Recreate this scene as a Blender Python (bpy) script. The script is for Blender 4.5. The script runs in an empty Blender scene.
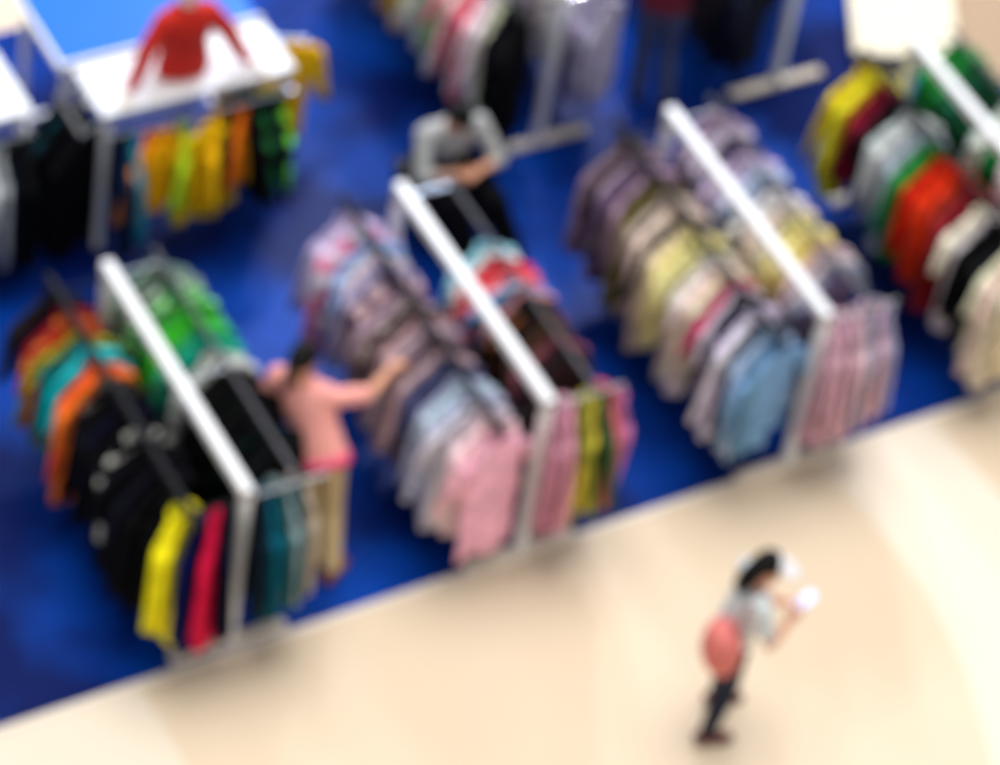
import bpy, bmesh, math, random
from mathutils import Vector as V, Matrix
random.seed(7)
sc=bpy.context.scene
try:
    sc.view_settings.view_transform='Standard'; sc.view_settings.look='None'
except Exception as e: print(e)
COL=sc.collection

def lin(c):
    r=[]
    for v in c[:3]:
        v=v/255.
        r.append(v/12.92 if v<=.04045 else ((v+.055)/1.055)**2.4)
    return (*r,1.)

def mat(name,c,rough=.6,metal=0.,var=.12,scale=30.,bump=.0,emit=0,spec=.3):
    m=bpy.data.materials.new(name); m.use_nodes=True
    nt=m.node_tree; b=nt.nodes['Principled BSDF']
    L=lin(c)
    tc=nt.nodes.new('ShaderNodeTexCoord'); nz=nt.nodes.new('ShaderNodeTexNoise')
    nz.inputs['Scale'].default_value=scale; nz.inputs['Detail'].default_value=4
    nt.links.new(tc.outputs['Object'],nz.inputs['Vector'])
    mx=nt.nodes.new('ShaderNodeMix'); mx.data_type='RGBA'
    mx.inputs[6].default_value=tuple(x*(1-var) for x in L[:3])+(1,)
    mx.inputs[7].default_value=tuple(min(1,x*(1+var)) for x in L[:3])+(1,)
    nt.links.new(nz.outputs['Fac'],mx.inputs[0]); nt.links.new(mx.outputs[2],b.inputs['Base Color'])
    b.inputs['Roughness'].default_value=rough; b.inputs['Metallic'].default_value=metal
    b.inputs['Specular IOR Level'].default_value=spec
    if bump:
        bp=nt.nodes.new('ShaderNodeBump'); bp.inputs['Strength'].default_value=bump; bp.inputs['Distance'].default_value=.01
        nt.links.new(nz.outputs['Fac'],bp.inputs['Height']); nt.links.new(bp.outputs['Normal'],b.inputs['Normal'])
    if emit:
        b.inputs['Emission Color'].default_value=L; b.inputs['Emission Strength'].default_value=emit
    return m

M={}
M['white']=mat('white_painted_metal',(240,240,240),.35,var=.02)
M['foot']=mat('cream_painted_steel',(236,224,206),.4,var=.02)
M['chrome']=mat('brushed_chrome',(205,208,212),.25,1.,var=.03)
M['greymetal']=mat('grey_painted_rail',(92,92,98),.5,var=.03)
M['blackmetal']=mat('black_metal_rail',(8,8,11),.5,.0,var=.1,spec=.2)
M['top']=mat('white_laminate_top',(235,238,240),.4,var=.02)
M['bluetop']=mat('blue_laminate_top',(15,105,205),.4,var=.06,scale=6)
M['cream']=mat('cream_laminate',(218,208,182),.5,var=.03)
M['skin']=mat('skin',(218,156,124),.5,var=.06)
M['hair']=mat('black_hair',(10,8,8),.5,var=.3,scale=60,spec=.15)
M['lips']=mat('lips',(170,75,75),.4)
M['eye']=mat('eye_white',(235,235,235),.2,var=.01)
M['iris']=mat('iris_dark',(30,18,12),.2,var=.05)
M['plastic']=mat('mannequin_plastic',(235,225,215),.3,var=.02)

def fabric():
    m=bpy.data.materials.new('garment_fabric'); m.use_nodes=True
    nt=m.node_tree; b=nt.nodes['Principled BSDF']
    at=nt.nodes.new('ShaderNodeAttribute'); at.attribute_name='gcol'
    tc=nt.nodes.new('ShaderNodeTexCoord'); nz=nt.nodes.new('ShaderNodeTexNoise'); nz.inputs['Scale'].default_value=16
    nt.links.new(tc.outputs['Object'],nz.inputs['Vector'])
    mr=nt.nodes.new('ShaderNodeMapRange'); mr.inputs[1].default_value=.3; mr.inputs[2].default_value=.7; mr.inputs[3].default_value=.70; mr.inputs[4].default_value=1.25
    nt.links.new(nz.outputs['Fac'],mr.inputs[0])
    mx=nt.nodes.new('ShaderNodeMix'); mx.data_type='RGBA'; mx.blend_type='MULTIPLY'; mx.inputs[0].default_value=1
    nt.links.new(at.outputs['Color'],mx.inputs[6]); nt.links.new(mr.outputs[0],mx.inputs[7])
    nt.links.new(mx.outputs[2],b.inputs['Base Color'])
    b.inputs['Roughness'].default_value=.85; b.inputs['Specular IOR Level'].default_value=.08
    bp=nt.nodes.new('ShaderNodeBump'); bp.inputs['Strength'].default_value=.5; bp.inputs['Distance'].default_value=.02
    nt.links.new(nz.outputs['Fac'],bp.inputs['Height']); nt.links.new(bp.outputs['Normal'],b.inputs['Normal'])
    return m
M['fabric']=fabric()

def empty(name,loc=(0,0,0)):
    e=bpy.data.objects.new(name,None); e.location=loc; e.empty_display_size=.2; COL.objects.link(e); return e
def finish(bm,name,mats,parent=None,smooth=False,loc=None):
    me=bpy.data.meshes.new(name); bm.normal_update(); bm.to_mesh(me); bm.free()
    for m in (mats if isinstance(mats,list) else [mats]): me.materials.append(m)
    if smooth:
        for p in me.polygons: p.use_smooth=True
    o=bpy.data.objects.new(name,me); COL.objects.link(o)
    if parent: o.parent=parent
    if loc: o.location=loc
    return o
def box(bm,c,s,mi=0,bev=.004):
    r=bmesh.ops.create_cube(bm,size=1.)
    vs=r['verts']
    for v in vs: v.co=V((v.co.x*s[0]+c[0],v.co.y*s[1]+c[1],v.co.z*s[2]+c[2]))
    fs=set(f for v in vs for f in v.link_faces)
    for f in fs: f.material_index=mi
    if bev:
        es=set(e for v in vs for e in v.link_edges)
        bmesh.ops.bevel(bm,geom=list(es),offset=bev,segments=2,affect='EDGES',profile=.5)
def basis(d):
    d=d.normalized(); a=V((0,0,1)) if abs(d.z)<.9 else V((0,1,0))
    s=d.cross(a).normalized(); return s,s.cross(d).normalized()
def loft(bm,pts,side=None,n=16,mi=0,cap=True):
    rings=[]
    for i,(c,a,b) in enumerate(pts):
        c=V(c); p0=V(pts[max(i-1,0)][0]); p1=V(pts[min(i+1,len(pts)-1)][0]); t=(p1-p0).normalized()
        if side is None: s,u=basis(t)
        else:
            s=V(side); s=(s-t*s.dot(t)).normalized(); u=t.cross(s).normalized()
        rings.append([bm.verts.new(c+s*a*math.cos(k*2*math.pi/n)+u*b*math.sin(k*2*math.pi/n)) for k in range(n)])
    for r0,r1 in zip(rings,rings[1:]):
        for k in range(n):
            f=bm.faces.new((r0[k],r0[(k+1)%n],r1[(k+1)%n],r1[k])); f.material_index=mi
    if cap:
        f=bm.faces.new(list(reversed(rings[0])));f.material_index=mi
        f=bm.faces.new(rings[-1]);f.material_index=mi
    return rings
def tube(bm,p,q,r1,r2=None,n=10,mi=0):
    if r2 is None: r2=r1
    loft(bm,[(p,r1,r1),(q,r2,r2)],n=n,mi=mi)
def ball(bm,c,r,mi=0,rot=None,seg=16):
    if not isinstance(r,(tuple,list)): r=(r,r,r)
    mtx=Matrix.Translation(V(c)) @ ((rot.to_4x4()) if rot else Matrix.Identity(4)) @ Matrix.Diagonal((r[0],r[1],r[2],1))
    res=bmesh.ops.create_uvsphere(bm,u_segments=seg,v_segments=max(8,seg//2),radius=1.,matrix=mtx)
    for f in set(f for v in res['verts'] for f in v.link_faces): f.material_index=mi
    return res['verts']
def capsule(bm,p,q,r1,r2):
    p=V(p);q=V(q); ball(bm,p,r1,seg=12); ball(bm,q,r2,seg=12); tube(bm,p,q,r1,r2,n=14)

def remesh(bm,name,m,vox,parent,it=4,fac=.5):
    bmesh.ops.recalc_face_normals(bm,faces=bm.faces)
    o=finish(bm,name+'_src',m)
    r=o.modifiers.new('r','REMESH'); r.mode='VOXEL'; r.voxel_size=vox; r.use_smooth_shade=True
    s=o.modifiers.new('s','SMOOTH'); s.factor=fac; s.iterations=it
    bpy.context.view_layer.update()
    dg=bpy.context.evaluated_depsgraph_get()
    me=bpy.data.meshes.new_from_object(o.evaluated_get(dg)); me.name=name
    me.materials.clear(); me.materials.append(m)
    for p in me.polygons: p.use_smooth=True; p.material_index=0
    bpy.data.objects.remove(o)
    n=bpy.data.objects.new(name,me); COL.objects.link(n); n.parent=parent
    return n

# ---------------------------------------------------------------- camera
yaw,pit,rol=.616,.794,.181
f=V((math.sin(yaw)*math.cos(pit),math.cos(yaw)*math.cos(pit),-math.sin(pit)))
rt=V((math.cos(yaw),-math.sin(yaw),0)); up=rt.cross(f)
r2=rt*math.cos(rol)+up*math.sin(rol); u2=-rt*math.sin(rol)+up*math.cos(rol)
cam=bpy.data.cameras.new('camera'); co=bpy.data.objects.new('camera',cam); COL.objects.link(co)
cam.sensor_width=36; cam.lens=144.
cm=Matrix((r2,u2,-f)).transposed().to_4x4(); cm.translation=V((-7.672,-13.069,17.918)); co.matrix_world=cm
cam.clip_end=200
cam.dof.use_dof=True; cam.dof.focus_distance=10.; cam.dof.aperture_fstop=1.75; cam.dof.aperture_blades=0
sc.camera=co

# ---------------------------------------------------------------- floor
def floor_mat():
    m=bpy.data.materials.new('beige_polished_stone'); m.use_nodes=True
    nt=m.node_tree; b=nt.nodes['Principled BSDF']; N=nt.nodes.new; Lk=nt.links.new
    tc=N('ShaderNodeTexCoord'); sp=N('ShaderNodeSeparateXYZ'); Lk(tc.outputs['Object'],sp.inputs[0])
    def mth(op,a,bv):
        n=N('ShaderNodeMath'); n.operation=op
        for i,x in enumerate((a,bv)):
            if x is None: continue
            if isinstance(x,(int,float)): n.inputs[i].default_value=x
            else: Lk(x,n.inputs[i])
        return n.outputs[0]
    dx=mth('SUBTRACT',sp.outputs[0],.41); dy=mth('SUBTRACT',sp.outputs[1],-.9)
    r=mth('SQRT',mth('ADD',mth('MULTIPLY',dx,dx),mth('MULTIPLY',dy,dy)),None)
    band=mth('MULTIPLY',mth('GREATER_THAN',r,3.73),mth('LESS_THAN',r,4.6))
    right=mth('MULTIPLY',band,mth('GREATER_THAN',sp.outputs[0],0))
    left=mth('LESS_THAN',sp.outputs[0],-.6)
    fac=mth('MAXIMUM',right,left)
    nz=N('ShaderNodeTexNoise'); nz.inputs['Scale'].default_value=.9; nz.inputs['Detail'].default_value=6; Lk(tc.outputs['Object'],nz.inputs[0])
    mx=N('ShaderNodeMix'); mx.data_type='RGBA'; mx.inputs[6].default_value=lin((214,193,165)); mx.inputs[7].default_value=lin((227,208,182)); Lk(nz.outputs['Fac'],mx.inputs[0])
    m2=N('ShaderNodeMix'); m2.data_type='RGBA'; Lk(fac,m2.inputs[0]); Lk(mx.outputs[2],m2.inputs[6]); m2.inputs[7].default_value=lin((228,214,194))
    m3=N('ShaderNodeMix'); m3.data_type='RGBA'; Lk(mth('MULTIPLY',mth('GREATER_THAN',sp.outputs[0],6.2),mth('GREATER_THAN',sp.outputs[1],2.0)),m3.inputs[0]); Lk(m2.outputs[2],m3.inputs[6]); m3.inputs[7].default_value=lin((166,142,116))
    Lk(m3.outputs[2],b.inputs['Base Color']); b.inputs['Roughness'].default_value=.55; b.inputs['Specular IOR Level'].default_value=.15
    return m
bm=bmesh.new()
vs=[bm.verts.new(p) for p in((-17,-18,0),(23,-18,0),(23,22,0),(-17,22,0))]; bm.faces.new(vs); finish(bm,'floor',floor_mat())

def carpet_mat():
    m=bpy.data.materials.new('blue_carpet_pile'); m.use_nodes=True
    nt=m.node_tree; b=nt.nodes['Principled BSDF']; N=nt.nodes.new; Lk=nt.links.new
    tc=N('ShaderNodeTexCoord')
    mp_=N('ShaderNodeMapping'); mp_.inputs['Location'].default_value=(3.1,7.7,0); Lk(tc.outputs['Object'],mp_.inputs[0])
    nz=N('ShaderNodeTexNoise'); nz.inputs['Scale'].default_value=.8; nz.inputs['Detail'].default_value=3; Lk(mp_.outputs[0],nz.inputs[0])
    mx=N('ShaderNodeMix'); mx.data_type='RGBA'; mx.inputs[6].default_value=(0,.008,.09,1); mx.inputs[7].default_value=(0,.050,.36,1)  # navy and bright blue patches put uneven light into the carpet colour
    mr=N('ShaderNodeMapRange'); mr.inputs[1].default_value=.40; mr.inputs[2].default_value=.62; Lk(nz.outputs['Fac'],mr.inputs[0]); Lk(mr.outputs[0],mx.inputs[0])
    Lk(mx.outputs[2],b.inputs['Base Color']); b.inputs['Roughness'].default_value=.38; b.inputs['Specular IOR Level'].default_value=.08
    n2=N('ShaderNodeTexNoise'); n2.inputs['Scale'].default_value=200; Lk(tc.outputs['Object'],n2.inputs[0])
    bp=N('ShaderNodeBump'); bp.inputs['Strength'].default_value=.3; bp.inputs['Distance'].default_value=.003
    Lk(n2.outputs['Fac'],bp.inputs['Height']); Lk(bp.outputs['Normal'],b.inputs['Normal'])
    return m
bm=bmesh.new()
pts=[(-6,-.20),(9,.14),(9,2.3),(6.85,2.6),(6.85,5.4),(-6,5.4)]
lo=[bm.verts.new((x,y,0.0)) for x,y in pts]; hi=[bm.verts.new((x,y,.012)) for x,y in pts]
bm.faces.new(hi); bm.faces.new(list(reversed(lo)))
for i in range(len(pts)):
    j=(i+1)%len(pts); bm.faces.new((lo[i],lo[j],hi[j],hi[i]))
finish(bm,'blue_carpet',carpet_mat())
bm=bmesh.new()
prof=[(-.035,.0),(-.03,.012),(-.012,.018),(.012,.018),(.018,.0)]
a=[bm.verts.new((-6,-.20+d,z)) for d,z in prof]; b_=[bm.verts.new((9,.14+d,z)) for d,z in prof]
for i in range(4): bm.faces.new((a[i],b_[i],b_[i+1],a[i+1]))
finish(bm,'trim_1',mat('pale_edging_strip',(232,220,204),.5,var=.02))
CZ=.013

# ---------------------------------------------------------------- garments
def garment(bm,cl,origin,ang,col,length=.85,sleeve='long',w=.235,col2=None,thick=.05,spread=.07):
    R=Matrix.Rotation(ang,3,'Z'); O=V(origin); rnd=random.random
    n=16; L=length
    prof=[(0.0,.06,.016),(-.015,.10,.020),(-.045,.155,.026),(-.08,.20,.03),(-.125,.225,.034),(-.19,.205,.038)]
    k=w/.235; fl=random.uniform(-.02,.05)
    for z in [.3,.45,.6,.75,.9,1.]:
        prof.append((-.19-(L-.19)*((z-.2)/.8),.198+fl*z,.036+(thick-.03)*z))
    ph=rnd()*6; amp=.014+.018*rnd(); sw=random.uniform(-.04,.04)
    rings=[]
    for z,a,b in prof:
        ring=[]
        for i in range(n):
            t=i*2*math.pi/n; ca,sa=math.cos(t),math.sin(t)
            x=a*k*math.copysign(abs(ca)**.8,ca); y=b*math.copysign(abs(sa)**.7,sa)
            wv=amp*(-z/L)*math.sin(x*26+ph)+amp*.6*(-z/L)*math.sin(x*47+ph*2)+sw*(-z/L)
            ring.append(bm.verts.new(O+R@V((x,y+wv,z+(.022*math.sin(x*15+ph) if z<-.45 else 0)))))
        rings.append(ring)
    def setc(f,c):
        for l in f.loops: l[cl]=c
    c1=lin(col); c2=lin(col2) if col2 else c1
    for ri,(r0,r1) in enumerate(zip(rings,rings[1:])):
        for i in range(n):
            f=bm.faces.new((r0[i],r1[i],r1[(i+1)%n],r0[(i+1)%n])); f.smooth=True
            c=c1
            if col2 and ((ri%3==2) or (i in (3,4,11,12) and ri>1)): c=c2
            setc(f,c)
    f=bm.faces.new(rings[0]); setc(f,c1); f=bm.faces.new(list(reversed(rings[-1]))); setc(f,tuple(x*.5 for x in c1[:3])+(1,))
    for sgn in (-1,1):
        vs=[bm.verts.new(O+R@V(p)) for p in ((-.06,0,.0),(.06,0,0),(.05,sgn*.03,.035),(-.05,sgn*.03,.035),)]
        f=bm.faces.new(vs); setc(f,c2)
    if sleeve:
        sl=(L*.66 if sleeve=='long' else .26)
        for sg in (-1,1):
            m=8; R2=[]
            segs=[(0,.0,.05,.030),(.12,.012,.052,.032),(.4,.03,.046,.030),(.7,.045,.042,.028),(1.,.05+spread*.2,.038,.026)]
            off=rnd()*.08-.04
            for s,dx,a,b in segs:
                c=V((sg*(.195*k+.005+dx*(1+spread*6)),off*s*2,-.10-s*sl))
                R2.append([bm.verts.new(O+R@(c+V((a*math.cos(j*2*math.pi/m),b*math.sin(j*2*math.pi/m),(.03*sg*-math.cos(j*2*math.pi/m) if s==0 else 0))))) for j in range(m)])
            for ri,(r0,r1) in enumerate(zip(R2,R2[1:])):
                for j in range(m):
                    f=bm.faces.new((r0[j],r1[j],r1[(j+1)%m],r0[(j+1)%m])); f.smooth=True; setc(f,c2 if (col2 and ri==1) else c1)
            f=bm.faces.new(R2[0]); setc(f,c1); f=bm.faces.new(list(reversed(R2[-1]))); setc(f,c1)

def hanger(bm,origin,ang,railz):
    R=Matrix.Rotation(ang,3,'Z'); O=V(origin)
    pts=[V((-.17,0,-.065)),V((-.08,0,-.02)),V((0,0,.01)),V((.08,0,-.02)),V((.17,0,-.065))]
    for a,b in zip(pts,pts[1:]): tube(bm,O+R@a,O+R@b,.007,n=6)
    dz=railz-O.z; r=.027
    tube(bm,O+V((0,0,0)),O+R@V((r,0,dz)),.0035,n=5)
    prev=None
    for i in range(6):
        t=i*math.pi/5; p=O+R@V((r*math.cos(t),0,dz+r*math.sin(t)))
        if prev: tube(bm,prev,p,.0035,n=5)
        prev=p

def jit(c,a=10):
    d=random.uniform(-a,a); return tuple(max(3,min(250,x+d+random.uniform(-a*.5,a*.5))) for x in c)

def clothes_row(parent,x,y0,y1,zr,cols,name,len0=.84,ang0=.2,ang1=.2,arm=None,wk=1.,ja=18):
    n=max(len(cols),int((y1-y0)/.070))
    bm=bmesh.new(); cl=bm.loops.layers.float_color.new('gcol')
    hb=bmesh.new()
    for i in range(n):
        t=(i+.5)/n; spec=cols[min(len(cols)-1,int(t*len(cols)))]
        base=spec[0] if isinstance(spec[0],tuple) else spec
        a=ja if sum(base)>150 else 4
        col=jit(base,a)
        c2=jit(spec[1]) if isinstance(spec[0],tuple) else None
        y=y1-(y1-y0)*t+random.uniform(-.014,.014); ang=ang0+(ang1-ang0)*t*t+random.uniform(-.16,.16)
        o=(x+random.uniform(-.02,.02),y,zr-.105+random.uniform(-.015,.012))
        L=len0*random.uniform(.8,1.12)
        garment(bm,cl,o,ang,col,L,random.choice(['long','long','short']) ,w=random.uniform(.205,.26)*wk,col2=c2,thick=random.uniform(.035,.055),spread=random.uniform(.02,.12))
        hanger(hb,o,ang,zr+.008)
    for (ax,ay,an,c,L) in (arm or []):
        c2=None
        if isinstance(c[0],tuple): c,c2=c
        o=(ax,ay,zr-.09-random.uniform(0,.02)); garment(bm,cl,o,an,jit(c,5),L*random.uniform(.93,1.04),'long',w=random.uniform(.2,.235),col2=c2,thick=.045,spread=random.uniform(.02,.1)); hanger(hb,o,an,zr+.008)
    finish(bm,name,M['fabric'],parent)
    finish(hb,name+'_hangers',M['blackmetal'],parent)

K=(7,7,10)
R1L=[(40,35,42),(30,12,22),(140,15,40),((165,75,40),(215,120,55)),(205,45,30),((90,120,35),(200,190,60)),(5,120,110),(45,195,210),(20,165,175),(230,75,30),(238,110,35),((12,12,16),(110,110,110)),K,K,(8,10,36),K,(10,10,14),((8,8,12),(190,190,180)),K,(12,12,20),K,(10,10,26),K,K]
A1L=[(-.38,.20,.6,K,.85),(-.37,.12,.7,(232,220,20),.9),(-.35,.06,.72,(240,225,25),.93),(-.29,.0,.8,(12,18,75),.9),(-.20,-.03,.95,(222,22,72),.93),(-.12,-.02,1.2,(10,12,38),.88)]
R1R=[(120,150,135),((160,170,160),(90,120,100)),((140,200,130),(60,130,80)),(70,185,65),(95,210,50),(40,160,110),(20,145,145),(190,200,190),(22,22,22),K,(14,16,18),K,(10,24,24),(14,18,20)]
A1R=[(.10,.0,1.25,(12,30,40),.82),(.16,.01,1.35,(8,90,108),.86),(.22,.0,1.4,(15,75,85),.82),(.28,.03,1.45,(125,140,145),.78),(.34,.02,1.3,(15,75,85),.8),(.40,.04,1.45,(175,160,140),.78)]
R2L=[(195,185,215),(215,212,230),((225,140,170),(225,225,240)),(150,180,225),(228,198,208),(195,178,198),(150,140,172),((215,182,190),(110,85,110)),(145,120,135),(195,168,175),((125,103,106),(200,180,180)),(100,80,88),(195,168,180),(150,130,142),(85,72,84),(215,188,195),(60,66,98),(150,162,190),(180,197,220),(208,218,238),(224,217,232),(240,207,217),(238,188,199),(236,180,192)]
R2R=[(140,205,210),(225,230,230),(222,40,55),(240,105,110),(110,165,210),(230,165,165),(24,20,26),((120,72,48),(40,30,30)),(20,16,22),(90,62,50),(120,70,75),(24,20,24),(50,35,40)]
A2R=[(.10,.0,1.1,(200,140,162),.92),(.18,.03,1.2,(222,158,175),.9),(.26,.0,1.3,(145,145,45),.82),(.33,.02,1.2,(208,190,65),.8),(.40,.0,1.35,(60,90,55),.82),(.46,.03,1.3,(212,95,110),.84),(.52,.02,1.4,(195,120,160),.82)]
R3L=[(85,75,85),(135,115,132),(62,52,65),(155,128,145),(100,90,108),(170,148,155),(85,75,68),(118,102,68),(185,168,165),(212,195,170),(230,220,202),K,(228,216,182),(232,216,155),(230,210,152),(240,230,214),(238,232,222),(232,205,188),(242,232,212),(205,40,100),(218,198,220),(30,32,60),(222,214,234),(232,222,236),(45,50,85),(150,170,205),(112,150,198),(100,142,192)]
R3R=[(165,142,165),(190,172,196),(95,85,112),(210,198,216),(170,182,206),(82,82,106),(228,223,223),(220,210,185),(232,215,145),(222,198,130),(210,192,192),(115,115,138)]
A3R=[(.10,.0,1.0,(198,152,168),.84),(.17,.03,1.1,(220,176,188),.86),(.24,.0,1.2,(205,168,180),.82),(.31,.02,1.2,(212,184,192),.84),(.37,.0,1.2,(138,140,162),.8),(.43,.04,1.3,(212,172,184),.8),(.49,.03,1.3,(160,155,182),.78)]
R4L=[(240,220,30),(242,224,45),(150,15,38),(110,12,32),(20,14,18),(220,215,215),(228,228,233),(160,160,170),(18,120,48),(45,150,45),(225,25,25),(242,72,25),(225,65,25),(145,40,25),(125,18,30),(238,233,223),(218,218,218),K,(20,20,26),(230,220,195),(228,213,188),(228,208,168)]
R4R=[(40,140,58),(22,90,50),(15,62,38),(205,215,205),(20,105,48),(228,228,228),(60,60,70),(200,200,205),(150,100,90),(225,225,225)]
R5L=[(225,225,230),(120,160,110),(235,190,190),(200,200,205),(180,60,80),(60,60,80),(225,215,205),(235,195,35),(245,205,50),(235,140,35),(150,190,85),((228,228,218),(115,165,105)),(225,232,215),(218,228,202),(150,200,130),(240,150,162),(228,218,218),(225,115,130),(238,200,208),(228,225,225),(190,204,168),(12,12,18),K]
R5R=[(200,200,210),(120,120,140),(228,228,232),(170,170,182),(228,228,234),(210,210,220),(160,160,175)]
R6=[(10,12,20),(16,16,30),(8,8,14),(40,40,60),(10,14,30),(50,45,50),(14,16,34)]

def rack(x,y0,Lr,left,right,aL=None,aR=None,yl0=-.08,yr0=-.08,yl1=None,yr1=None,a1=.3,wk=1.):
    e=empty('clothing_rack',(x,y0,CZ))
    H=1.35; s=.06
    bm=bmesh.new()
    for y in (0,Lr):
        box(bm,(0,y,H/2),(s,s,H-.02))
    box(bm,(0,Lr/2,H-s/2+.005),(s*1.15,Lr+s,s*1.1))
    finish(bm,'frame',M['white'],e)
    bm=bmesh.new()
    for y in (0,Lr): box(bm,(0,y,.02),(.74,.07,.04),bev=.008)
    finish(bm,'foot_bars',M['foot'],e)
    ox=.34; zr=1.27
    for nm,m_,sgn in (('cross_arms_chrome','chrome',1),('cross_arms_black','blackmetal',-1)):
        bm=bmesh.new()
        for y in (0.,Lr*.5,Lr-.03):
            x1=.52 if (y==0 and aR and sgn>0) else ox+.02
            loft(bm,[((0,y,zr),.011,.011),((sgn*x1,y,zr),.011,.011)],n=10)
        finish(bm,nm,M[m_],e)
    for nm,m_,sx,r in (('rail_black','blackmetal',-1,.025),('rail_grey','greymetal',1,.014)):
        bm=bmesh.new()
        ya=.0 if (sx>0 and aR) else -.10
        loft(bm,[((sx*ox,ya,zr+.01),r,r),((sx*ox,Lr+.08,zr+.01),r,r)],n=12)
        ball(bm,(sx*ox,ya,zr+.01),r*1.15); ball(bm,(sx*ox,Lr+.08,zr+.01),r*1.15)
        finish(bm,nm,M[m_],e)
    clothes_row(e,-ox,.27 if aL else yl0,yl1 or Lr+.06,zr,left,'garments',arm=aL,ang1=a1,wk=wk)
    clothes_row(e,ox,.33 if aR else yr0,yr1 or Lr+.06,zr,right,'garments',arm=aR,ang1=a1,wk=wk)
    return e
rack(0,0.0,1.9,R1L,R1R,A1L,A1R,wk=1.08)
rack(1.94,0.0,1.9,R2L,R2R,None,A2R,yr1=1.42,a1=.15,wk=1.06)
rack(3.86,0.02,1.9,R3L,R3R,None,A3R,a1=.45,wk=1.14)
rack(5.72,0.05,1.9,R4L,R4R,wk=1.05)
rack(3.76,3.17,1.9,R5L,R5R,a1=.7)
rack(5.60,3.12,1.9,R6,R6,yr0=.5,a1=.6)

# ---------------------------------------------------------------- counters
def counter(name,x0,x1,y0,y1,h,topmat,items,sideitems=(),sx=-.22):
    e=empty(name,(x0,y0,CZ)); bm=bmesh.new(); W=x1-x0; D=y1-y0; s=.045
    for x in (s/2,W-s/2):
        for y in (s/2,D-s/2): box(bm,(x,y,h/2),(s,s,h))
        box(bm,(x,D/2,.12),(s*.8,D-s,s*.8))
    box(bm,(W/2,D-s/2,.12),(W,s*.8,s*.8))
    for y in (s/2,D-s/2): box(bm,(W/2,y,h-.03),(W,s,.05))
    finish(bm,'frame',M['white'],e)
    bm=bmesh.new(); box(bm,(W/2,D/2,h+.015),(W+.06,D+.06,.03),bev=.006); finish(bm,'top_board',topmat,e)
    if topmat is M['bluetop']:
        bm=bmesh.new(); box(bm,(W/2,-.04,h+.012),(W+.1,.03,.05)); box(bm,(-.045,D/2,h+.012),(.03,D+.1,.05)); finish(bm,'top_edge_trim',M['white'],e)
    bm=bmesh.new(); 
    tube(bm,(-.02,-.06,h-.13),(W+.02,-.06,h-.13),.012); 
    for x in (.03,W-.03): tube(bm,(x,-.06,h-.13),(x,.01,h-.05),.01)
    if topmat is M['bluetop']: tube(bm,(W,-.06,h-.13),(W+.32,-.18,h-.13),.012)
    if sideitems:
        tube(bm,(sx,.0,h-.13),(sx,D,h-.13),.012)
        for y in (.02,D-.02): tube(bm,(sx,y,h-.13),(.01,y,h-.05),.01)
    finish(bm,'front_rail',M['chrome'],e)
    gb=bmesh.new(); cl=gb.loops.layers.float_color.new('gcol'); hb=bmesh.new()
    for (x,y,a,c,L,c2) in list(items)+list(sideitems):
        o=(x,y,h-.13-.085); garment(gb,cl,o,a,c,L,'long',col2=c2,spread=.12); hanger(hb,o,a,h-.13+.008)
    finish(gb,'garments',M['fabric'],e); finish(hb,'garment_hangers',M['blackmetal'],e)
    return e
Y=(248,172,12)
counter('display_counter',.60,1.86,3.27,3.67,1.16,M['top'],[
 (.10,-.06,1.3,(10,30,60),.76,None),(.17,-.06,1.4,(40,130,150),.72,None),(.28,-.08,.7,(238,140,15),.55,None),(.40,-.10,.25,Y,.52,None),(.52,-.07,1.2,(165,200,35),.5,None),
 (.66,-.13,.1,(252,205,10),.7,None),(.76,-.07,1.0,(250,190,20),.6,None),(.85,-.06,1.1,(10,10,14),.5,None),(.92,-.07,.9,(238,120,20),.42,None),(.99,-.06,1.45,(10,10,16),.62,None),(1.06,-.06,1.4,(25,90,45),.5,((10,10,10))),(1.13,-.06,1.5,(10,14,30),.66,None),(1.20,-.06,1.4,(100,190,50),.5,(10,10,10))],
 [(-.14,.04,.4,K,.88,None),(-.13,.12,.5,(8,8,18),.85,None),(-.14,.2,.3,K,.9,None),(-.14,.3,.4,(15,60,70),.85,(8,8,10)),(-.14,.38,.3,K,.9,None)],sx=-.14)
counter('display_counter',-.95,.14,3.42,3.95,1.2,M['top'],[
 (.1,-.06,1.4,(225,225,225),.8,None),(.5,-.06,1.4,(130,135,135),.8,None),(.6,-.06,1.3,(200,200,205),.8,None),(.68,-.06,1.3,(210,210,210),.8,None),(.75,-.06,1.3,(150,155,160),.8,None),(.82,-.06,1.4,(205,205,208),.78,None),(.89,-.06,1.4,(150,155,160),.8,None),(.95,-.06,1.4,(10,16,30),.85,None),(1.02,-.08,1.5,K,.85,None),(1.08,-.06,1.3,K,.88,None)])
counter('display_counter',.56,1.85,3.80,4.45,1.15,M['bluetop'],[
 (1.22,-.06,.6,(200,150,30),.62,None),(1.38,-.09,.5,(30,30,30),.5,None),(1.50,-.14,.3,(240,195,30),.7,None),(1.56,-.16,.4,(248,190,15),.78,None)])

# low cream display platform
e=empty('cream_display_platform',(6.22,3.12,CZ)); e.rotation_euler=(0,0,-.49); bm=bmesh.new()
box(bm,(.38,.5,.1),(.76,1.0,.05),bev=.012); box(bm,(.38,.5,.04),(.68,.92,.08),bev=.004)
finish(bm,'platform_body',M['cream'],e)

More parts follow.
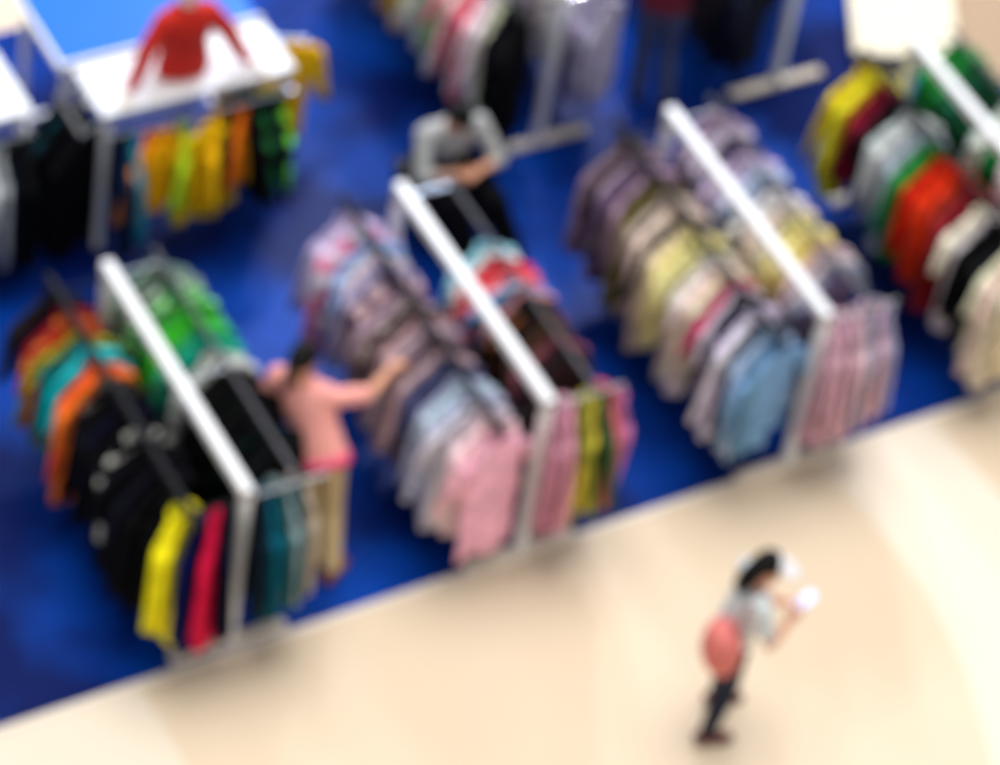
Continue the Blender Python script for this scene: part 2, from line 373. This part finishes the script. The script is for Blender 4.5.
# ---------------------------------------------------------------- people
def hand(bm,W,d,n,curl=.5,side=1):
    W=V(W); d=V(d).normalized(); n=V(n); n=(n-d*n.dot(d)).normalized(); s=d.cross(n).normalized()*side
    rot=Matrix((s,d,n)).transposed()
    ball(bm,W+d*.045,(.038,.052,.015),rot=rot)
    capsule(bm,W-d*.02,W+d*.02,.024,.026)
    Ls=[.072,.082,.077,.06]
    for i in range(4):
        off=(.028-.019*i); p=W+d*(.085-.004*abs(i-1))+s*off; a=curl*.5
        for j,fr in enumerate((.45,.32,.23)):
            dd=(d*math.cos(a)+n*math.sin(a)+s*(.04*(1.5-i))).normalized()
            q=p+dd*Ls[i]*fr; capsule(bm,p,q,.0088-.0006*j,.0084-.0006*j); p=q; a+=curl*.8
    p=W+d*.02+s*.028
    t1=(d*.6+s*.75+n*.25).normalized(); q=p+t1*.038; capsule(bm,p,q,.012,.010)
    t2=(d*.9+s*.25+n*.4).normalized(); capsule(bm,q,q+t2*.03,.010,.0085)

def person(name,J,mats,hairstyle='short',sleeve=.45,k=1.,hem=.06):
    e=empty(name,(J['pel'][0],J['pel'][1],0))
    inv=V((J['pel'][0],J['pel'][1],0))
    J={a:(V(b)-inv if a not in('f','hf','hu','hnl','hnr') else V(b)) for a,b in J.items()}
    F=J['f'].normalized(); side=(J['rs']-J['ls']).normalized()
    hf=J.get('hf',F).normalized(); hu=J.get('hu',V((0,0,1))); hu=(hu-hf*hu.dot(hf)).normalized(); hs=hf.cross(hu).normalized()
    rot=Matrix((hs,hf,hu)).transposed(); hc=J['head']
    def hp(a,b,c): return hc+(hs*a+hf*b+hu*c)*k
    bm=bmesh.new()
    ball(bm,hp(0,-.012,.035),(.074*k,.092*k,.085*k),rot=rot,seg=24)
    ball(bm,hp(0,.022,-.03),(.058*k,.064*k,.082*k),rot=rot,seg=24)
    ball(bm,hp(0,.055,-.092),(.024*k,.024*k,.02*k),rot=rot)
    capsule(bm,hp(0,.078,.008),hp(0,.1,-.03),.009*k,.014*k)
    for s in(-1,1):
        ball(bm,hp(s*.075,-.005,-.005),(.010*k,.02*k,.032*k),rot=rot)
        ball(bm,hp(s*.04,.05,-.035),(.022*k,.024*k,.022*k),rot=rot)
    ball(bm,hp(0,.086,-.058),(.022*k,.01*k,.008*k),rot=rot)
    capsule(bm,J['neck']-V((0,0,.03)),hp(0,-.015,-.06),.052*k,.048*k)
    for q in('r','l'):
        S,E,W=J[q+'s'],J[q+'e'],J[q+'w']
        capsule(bm,S,E,.044*k,.036*k); capsule(bm,E,E.lerp(W,.35),.036*k,.037*k); capsule(bm,E.lerp(W,.35),W,.037*k,.024*k)
        hd=J.get(q+'h',W+(W-E).normalized()*.1)-W
        hand(bm,W,hd,J.get('hn'+q,V((0,0,-1))),.65,side=(1 if q=='r' else -1))
        A,Kn=J[q+'a'],J[q+'k']
        capsule(bm,Kn,A,.05*k,.036*k)
    remesh(bm,'body',mats['skin'],.0065,e,it=2,fac=.4)
    bm=bmesh.new()
    for s in(-1,1):
        ball(bm,hp(s*.03,.074,.0),(.013*k,.011*k,.010*k),0,rot); ball(bm,hp(s*.03,.083,.0),(.0065*k,.004*k,.0065*k),1,rot)
        ball(bm,hp(s*.031,.083,.022),(.018*k,.006*k,.004*k),2,rot)
    ball(bm,hp(0,.092,-.056),(.02*k,.007*k,.004*k),3,rot); ball(bm,hp(0,.09,-.063),(.017*k,.007*k,.005*k),3,rot)
    finish(bm,'face_features',[M['eye'],M['iris'],M['hair'],M['lips']],e,True)
    bm=bmesh.new()
    vs=ball(bm,hp(0,-.016,.04),(.084*k,.1*k,.093*k),rot=rot,seg=32)
    dele=[]
    for v in vs:
        d=v.co-hc; b=d.dot(hf)/k; c=d.dot(hu)/k
        if (b>.025 and c<.072) or (b>-.02 and c<.0) or c<-.055: dele.append(v)
    bmesh.ops.delete(bm,geom=dele,context='VERTS')
    r=bmesh.ops.extrude_face_region(bm,geom=bm.faces[:])
    for v in r['geom']:
        if isinstance(v,bmesh.types.BMVert): v.co=hp(0,-.016,.04)+(v.co-hp(0,-.016,.04))*.86
    if hairstyle=='bun':
        ball(bm,hp(0,-.125,.05),(.045*k,.042*k,.045*k),rot=rot); ball(bm,hp(0,-.1,.03),(.06*k,.04*k,.06*k),rot=rot)
        loft(bm,[(hp(0,-.12,.04),.03,.025),(hp(0,-.15,-.02),.034,.026),(hp(0,-.15,-.1),.026,.02),(hp(0,-.14,-.17),.008,.008)],side=hs)
    if hairstyle=='long':
        loft(bm,[(hp(0,-.06,.03),.078,.045),(hp(0,-.075,-.05),.08,.04),(hp(0,-.085,-.13),.078,.035),(hp(0,-.09,-.2),.06,.02)],side=hs)
    finish(bm,'hair',mats.get('hair',M['hair']),e,True)
    P,N=J['pel'],J['neck']; S=(J['rs']+J['ls'])/2; sw=(J['rs']-J['ls']).length/2
    bm=bmesh.new()
    dn=(P-S).normalized()
    wst=P.lerp(S,.42)
    loft(bm,[(P+dn*hem,.176*k,.13*k),(P,.17*k,.125*k),(wst,.15*k,.11*k),(P.lerp(S,.72)+F*.012,.165*k,.12*k),(P.lerp(S,.9)+F*.005,sw*.98,.105*k),(S+(N-S)*.5,sw*.75,.075*k),(N,.07*k,.062*k)],side=side,n=24)
    for q in('r','l'):
        Sx,E,W=J[q+'s'],J[q+'e'],J[q+'w']
        capsule(bm,Sx,Sx.lerp(S,.3),.062*k,.075*k)
        if sleeve<=1.: capsule(bm,Sx,Sx.lerp(E,sleeve*1.),.06*k,.055*k)
        else: capsule(bm,Sx,E,.06*k,.05*k); capsule(bm,E,E.lerp(W,sleeve-1),.05*k,.04*k)
    remesh(bm,'shirt',mats['top'],.009,e,it=3)
    if 'hem' in mats:
        bm=bmesh.new()
        loft(bm,[(P+dn*(hem+.05),.183*k,.136*k),(P+dn*(hem-.02),.181*k,.135*k)],side=side,n=32); finish(bm,'shirt_hem_band',mats['hem'],e,True)
    bm=bmesh.new()
    loft(bm,[(P-dn*-.10,.148*k,.108*k),(P-dn*-.02,.16*k,.118*k),(P+V((0,0,-.0)),.162*k,.118*k)],side=side,n=24)
    ball(bm,P+V((0,0,-.03)),(.155*k,.125*k,.10*k),rot=Matrix((side,V((0,0,1)).cross(side),V((0,0,1)))).transposed())
    lw=mats.get('legw',1.)
    for s,q in((1,'r'),(-1,'l')):
        Hh=P+side*s*.085*k+V((0,0,-.03)); Kn,A=J[q+'k'],J[q+'a']
        capsule(bm,Hh,Kn,.092*k*lw,.066*k*lw); capsule(bm,Kn,Kn.lerp(A,.35),.066*k*lw,.062*k*lw); capsule(bm,Kn.lerp(A,.35),Kn.lerp(A,.93),.062*k*lw,.052*k*lw)
    remesh(bm,'trousers',mats['pants'],.009,e,it=3)
    bm=bmesh.new()
    for q in('r','l'):
        A=J[q+'a']; fd=V((F.x,F.y,0)).normalized()
        base=V((A.x,A.y,mats['fz'])); sd=V((fd.y,-fd.x,0))
        pr=[(-.07,.028,.035),(-.05,.036,.045),(0,.038,.05),(.06,.042,.035),(.12,.045,.026),(.165,.035,.02),(.185,.015,.012)]
        loft(bm,[(base+fd*a*k+V((0,0,h)),w*k,h) for a,w,h in pr],side=sd,n=16)
        capsule(bm,base+V((0,0,.05)),V((A.x,A.y,max(A.z,.09))),.04*k,.04*k)
    bmesh.ops.recalc_face_normals(bm,faces=bm.faces)
    finish(bm,'shoes',mats.get('shoe',M['blackmetal']),e,True)
    return e,hp,rot,k

mp={'skin':M['skin'],'top':mat('salmon_knit',(246,166,156),.8,bump=.2),'hem':mat('hot_pink_hem',(240,90,130),.8),'pants':mat('khaki_cotton',(200,176,130),.8),'shoe':mat('brown_leather',(130,70,50),.4),'fz':CZ}
person('woman_in_pink_top',dict(pel=(.77,.54,.83),neck=(.74,.75,1.22),head=(.75,.80,1.34),f=(.8,.6,0),hf=(.85,.5,-.35),hu=(.2,.2,1),
 rs=(.86,.61,1.17),ls=(.64,.89,1.17),re=(1.10,.60,1.12),rw=(1.30,.70,1.17),rh=(1.39,.74,1.15),le=(.55,.92,.93),lw=(.73,1.01,.86),lh=(.82,1.05,.86),
 rk=(.84,.42,.43),lk=(.77,.50,.43),ra=(.78,.22,.09),la=(.73,.34,.09)),mp,'bun',.8,k=1.02,hem=.04)

ms={'skin':M['skin'],'top':mat('grey_cotton_shirt',(172,173,170),.8),'pants':mat('black_trousers',(7,7,11),.8,spec=.08),'shoe':mat('black_shoes',(12,12,14),.4),'fz':CZ,'legw':1.3}
person('seated_man_grey_shirt',dict(pel=(2.78,2.82,.56),neck=(2.72,2.62,1.0),head=(2.70,2.54,1.12),f=(.1,-1,0),hf=(.05,-.75,-.65),hu=(0,-.6,.8),
 rs=(2.53,2.64,.95),ls=(2.91,2.62,.95),re=(2.46,2.48,.74),rw=(2.66,2.42,.76),rh=(2.73,2.40,.75),le=(3.0,2.46,.74),lw=(2.84,2.40,.76),lh=(2.76,2.39,.75),
 rk=(2.60,2.36,.56),lk=(2.90,2.30,.56),ra=(2.78,2.16,.09),la=(3.04,2.10,.09)),ms,'short',1.35,k=1.05)
e=empty('black_bench',(2.80,2.74,CZ)); bm=bmesh.new()
box(bm,(0,0,.40),(.56,.46,.07),bev=.02); box(bm,(0,0,.345),(.52,.42,.04),bev=.005)
for sx in(-.24,.24):
    for sy in(-.18,.18): box(bm,(sx,sy,.165),(.04,.04,.33),bev=.004)
box(bm,(0,0,.12),(.48,.03,.03)); box(bm,(0,-.02,.22),(.5,.38,.2),bev=.02)
finish(bm,'bench_body',M['blackmetal'],e)

mw={'skin':M['skin'],'top':mat('white_grey_tee',(205,213,215),.8),'pants':mat('navy_jeans',(18,26,48),.8),'shoe':mat('maroon_shoes',(95,40,40),.5),'fz':0.}
eo,hp,rot,k=person('woman_with_phone',dict(pel=(2.37,-1.59,.83),neck=(2.43,-1.61,1.25),head=(2.475,-1.625,1.37),f=(.97,-.25,0),hf=(.9,-.3,-.45),hu=(.3,0,1),
 rs=(2.39,-1.76,1.20),ls=(2.47,-1.45,1.20),re=(2.44,-1.84,.96),rw=(2.58,-1.79,1.04),rh=(2.64,-1.78,1.09),le=(2.56,-1.42,.98),lw=(2.62,-1.62,1.02),lh=(2.66,-1.69,1.08),hnr=(.3,.9,0),hnl=(.3,-.9,0),
 rk=(2.36,-1.68,.45),lk=(2.46,-1.52,.45),ra=(2.27,-1.70,.08),la=(2.48,-1.46,.08)),mw,'long',.7,k=.95)
bm=bmesh.new(); vs=ball(bm,hp(0,-.008,.045),(.088*k,.108*k,.088*k),rot=rot,seg=32)
bmesh.ops.delete(bm,geom=[v for v in vs if (v.co-hp(0,0,.05)).dot(rot.col[2])<0 or (v.co-hp(0,.0,.0)).dot(rot.col[1])<.0],context='VERTS')
br=[]
for i in range(13):
    t=-1.2+2.4*i/12; br.append(((.088*math.sin(t)),.1*math.cos(t)-.012,(.10*math.sin(t)),.21*math.cos(t*.75)))
vi=[bm.verts.new(hp(a,b,.058)) for a,b,c,d in br]; vo=[bm.verts.new(hp(c,d,.048)) for a,b,c,d in br]
vi2=[bm.verts.new(hp(a,b,.053)) for a,b,c,d in br]; vo2=[bm.verts.new(hp(c,d,.043)) for a,b,c,d in br]
for i in range(12):
    bm.faces.new((vi[i],vi[i+1],vo[i+1],vo[i])); bm.faces.new((vi2[i],vo2[i],vo2[i+1],vi2[i+1])); bm.faces.new((vo[i],vo[i+1],vo2[i+1],vo2[i]))
finish(bm,'white_sun_visor',mat('white_visor_cotton',(245,245,250),.7,var=.02),eo,True)
bm=bmesh.new(); R=Matrix.Rotation(-.26,4,'Z')@Matrix.Rotation(.7,4,'Y')
box(bm,(0,0,0),(.010,.08,.15),0,.003); box(bm,(-.0055,0,0),(.001,.072,.138),1,0)
bmesh.ops.transform(bm,matrix=Matrix.Translation(V((2.69,-1.755,1.14))-V((2.37,-1.59,0)))@R,verts=bm.verts)
finish(bm,'phone',[M['white'],mat('phone_screen',(185,205,255),.2,emit=1.2)],eo)
bm=bmesh.new()
rb=Matrix.Rotation(-.26,3,'Z')
bc=V((-.15,-.11,.90))
loft(bm,[(bc+V((0,0,z)),a,b) for z,a,b in((-.15,.10,.06),(-.135,.13,.09),(-.06,.15,.115),(.05,.145,.11),(.12,.12,.085),(.14,.08,.05))],side=rb@V((0,1,0)),n=20)
finish(bm,'shoulder_bag',mat('coral_bag_fabric',(210,112,104),.6),eo,True)
cu=bpy.data.curves.new('bag_strap','CURVE'); cu.dimensions='3D'; cu.bevel_depth=.009
sp=cu.splines.new('NURBS'); P_=[(-.17,-.18,1.0),(-.11,-.17,1.12),(-.0,-.11,1.26),(.05,-.1,1.27),(.10,-.08,1.20),(.12,.0,1.05),(.05,.16,.9),(-.10,.05,.9),(-.16,-.02,1.0)]
sp.points.add(len(P_)-1)
for i,p in enumerate(P_): sp.points[i].co=(*p,1)
sp.use_endpoint_u=True; sp.order_u=3
so=bpy.data.objects.new('bag_strap',cu); cu.materials.append(mat('strap',(150,60,60))); COL.objects.link(so); so.parent=eo

mm={'skin':M['skin'],'top':mat('maroon_shirt',(96,22,40),.8),'pants':mat('slate_trousers',(72,82,112),.8),'shoe':mat('dark_shoes',(40,25,25),.5),'fz':CZ}
person('shopper_in_maroon_shirt',dict(pel=(4.68,3.30,.92),neck=(4.70,3.32,1.42),head=(4.70,3.35,1.57),f=(.5,.86,0),
 rs=(4.85,3.24,1.37),ls=(4.54,3.41,1.37),re=(4.94,3.26,1.10),rw=(4.98,3.42,.92),le=(4.48,3.44,1.08),lw=(4.56,3.58,.9),
 rk=(4.76,3.28,.49),lk=(4.64,3.38,.49),ra=(4.76,3.18,.09),la=(4.62,3.34,.09)),mm,'short',.6)

# ---------------------------------------------------------------- torso mannequin in red blouse
e=empty('torso_mannequin',(1.20,3.45,CZ+1.192)); red=mat('red_blouse',(200,36,18),.7,bump=.2)
bm=bmesh.new()
S=(1,0,0)
loft(bm,[((0,0,.02),.18,.12),((0,0,.10),.18,.12),((0,0,.24),.155,.10),((0,0,.38),.17,.12),((0,0,.47),.185,.105),((0,0,.52),.14,.08),((0,0,.56),.065,.06)],side=S,n=24)
for s in(-1,1):
    capsule(bm,(s*.15,0,.46),(s*.27,-.04,.30),.065,.06); capsule(bm,(s*.27,-.04,.30),(s*.35,-.08,.13),.06,.052)
    capsule(bm,(s*.35,-.08,.13),(s*.40,-.10,.07),.052,.04)
remesh(bm,'red_blouse',red,.009,e,3)
bm=bmesh.new()
loft(bm,[((0,0,.0),.15,.1),((0,0,.02),.15,.1),((0,0,.06),.15,.1)],side=S,n=24)
capsule(bm,(0,0,.53),(0,.0,.62),.046,.044)
ball(bm,(0,.0,.715),(.07,.085,.1))
for s in(-1,1): hand(bm,(s*.41,-.105,.05),V((s*.6,-.4,-.25)),V((0,0,-1)),.3,side=-s)
remesh(bm,'mannequin_form',M['plastic'],.0065,e,2)

# ---------------------------------------------------------------- lighting
w=bpy.data.worlds.new('mall_ambient'); sc.world=w; w.use_nodes=True
w.node_tree.nodes['Background'].inputs[0].default_value=(.97,.98,1,1); w.node_tree.nodes['Background'].inputs[1].default_value=.57
sun=bpy.data.lights.new('atrium_skylight','SUN'); sun.energy=2.85; sun.angle=math.radians(45); sun.color=(1,.98,.955)
so=bpy.data.objects.new('atrium_skylight',sun); COL.objects.link(so)
so.rotation_euler=V((-.08,-.14,-.95)).to_track_quat('-Z','Y').to_euler()
def area(name,loc,tgt,size,en,col=(1,1,1)):
    a=bpy.data.lights.new(name,'AREA'); a.shape='DISK'; a.size=size; a.energy=en; a.color=col
    o=bpy.data.objects.new(name,a); COL.objects.link(o); o.location=loc; o.rotation_euler=(V(tgt)-V(loc)).to_track_quat('-Z','Y').to_euler()
area('carpet_sheen_lamp',(3.9+4.05,3.6+5.7,7.1),(3.9,3.6,0),.9,480,(.85,.85,1))  # unseen lamp added at the mirror angle for a lilac sheen on the carpet
area('carpet_sheen_lamp',(1.2+4.05,2.4+5.7,7.1),(1.2,2.4,0),1.2,320,(.6,.75,1))  # second unseen lamp, added to give a bluish bright patch on the carpet
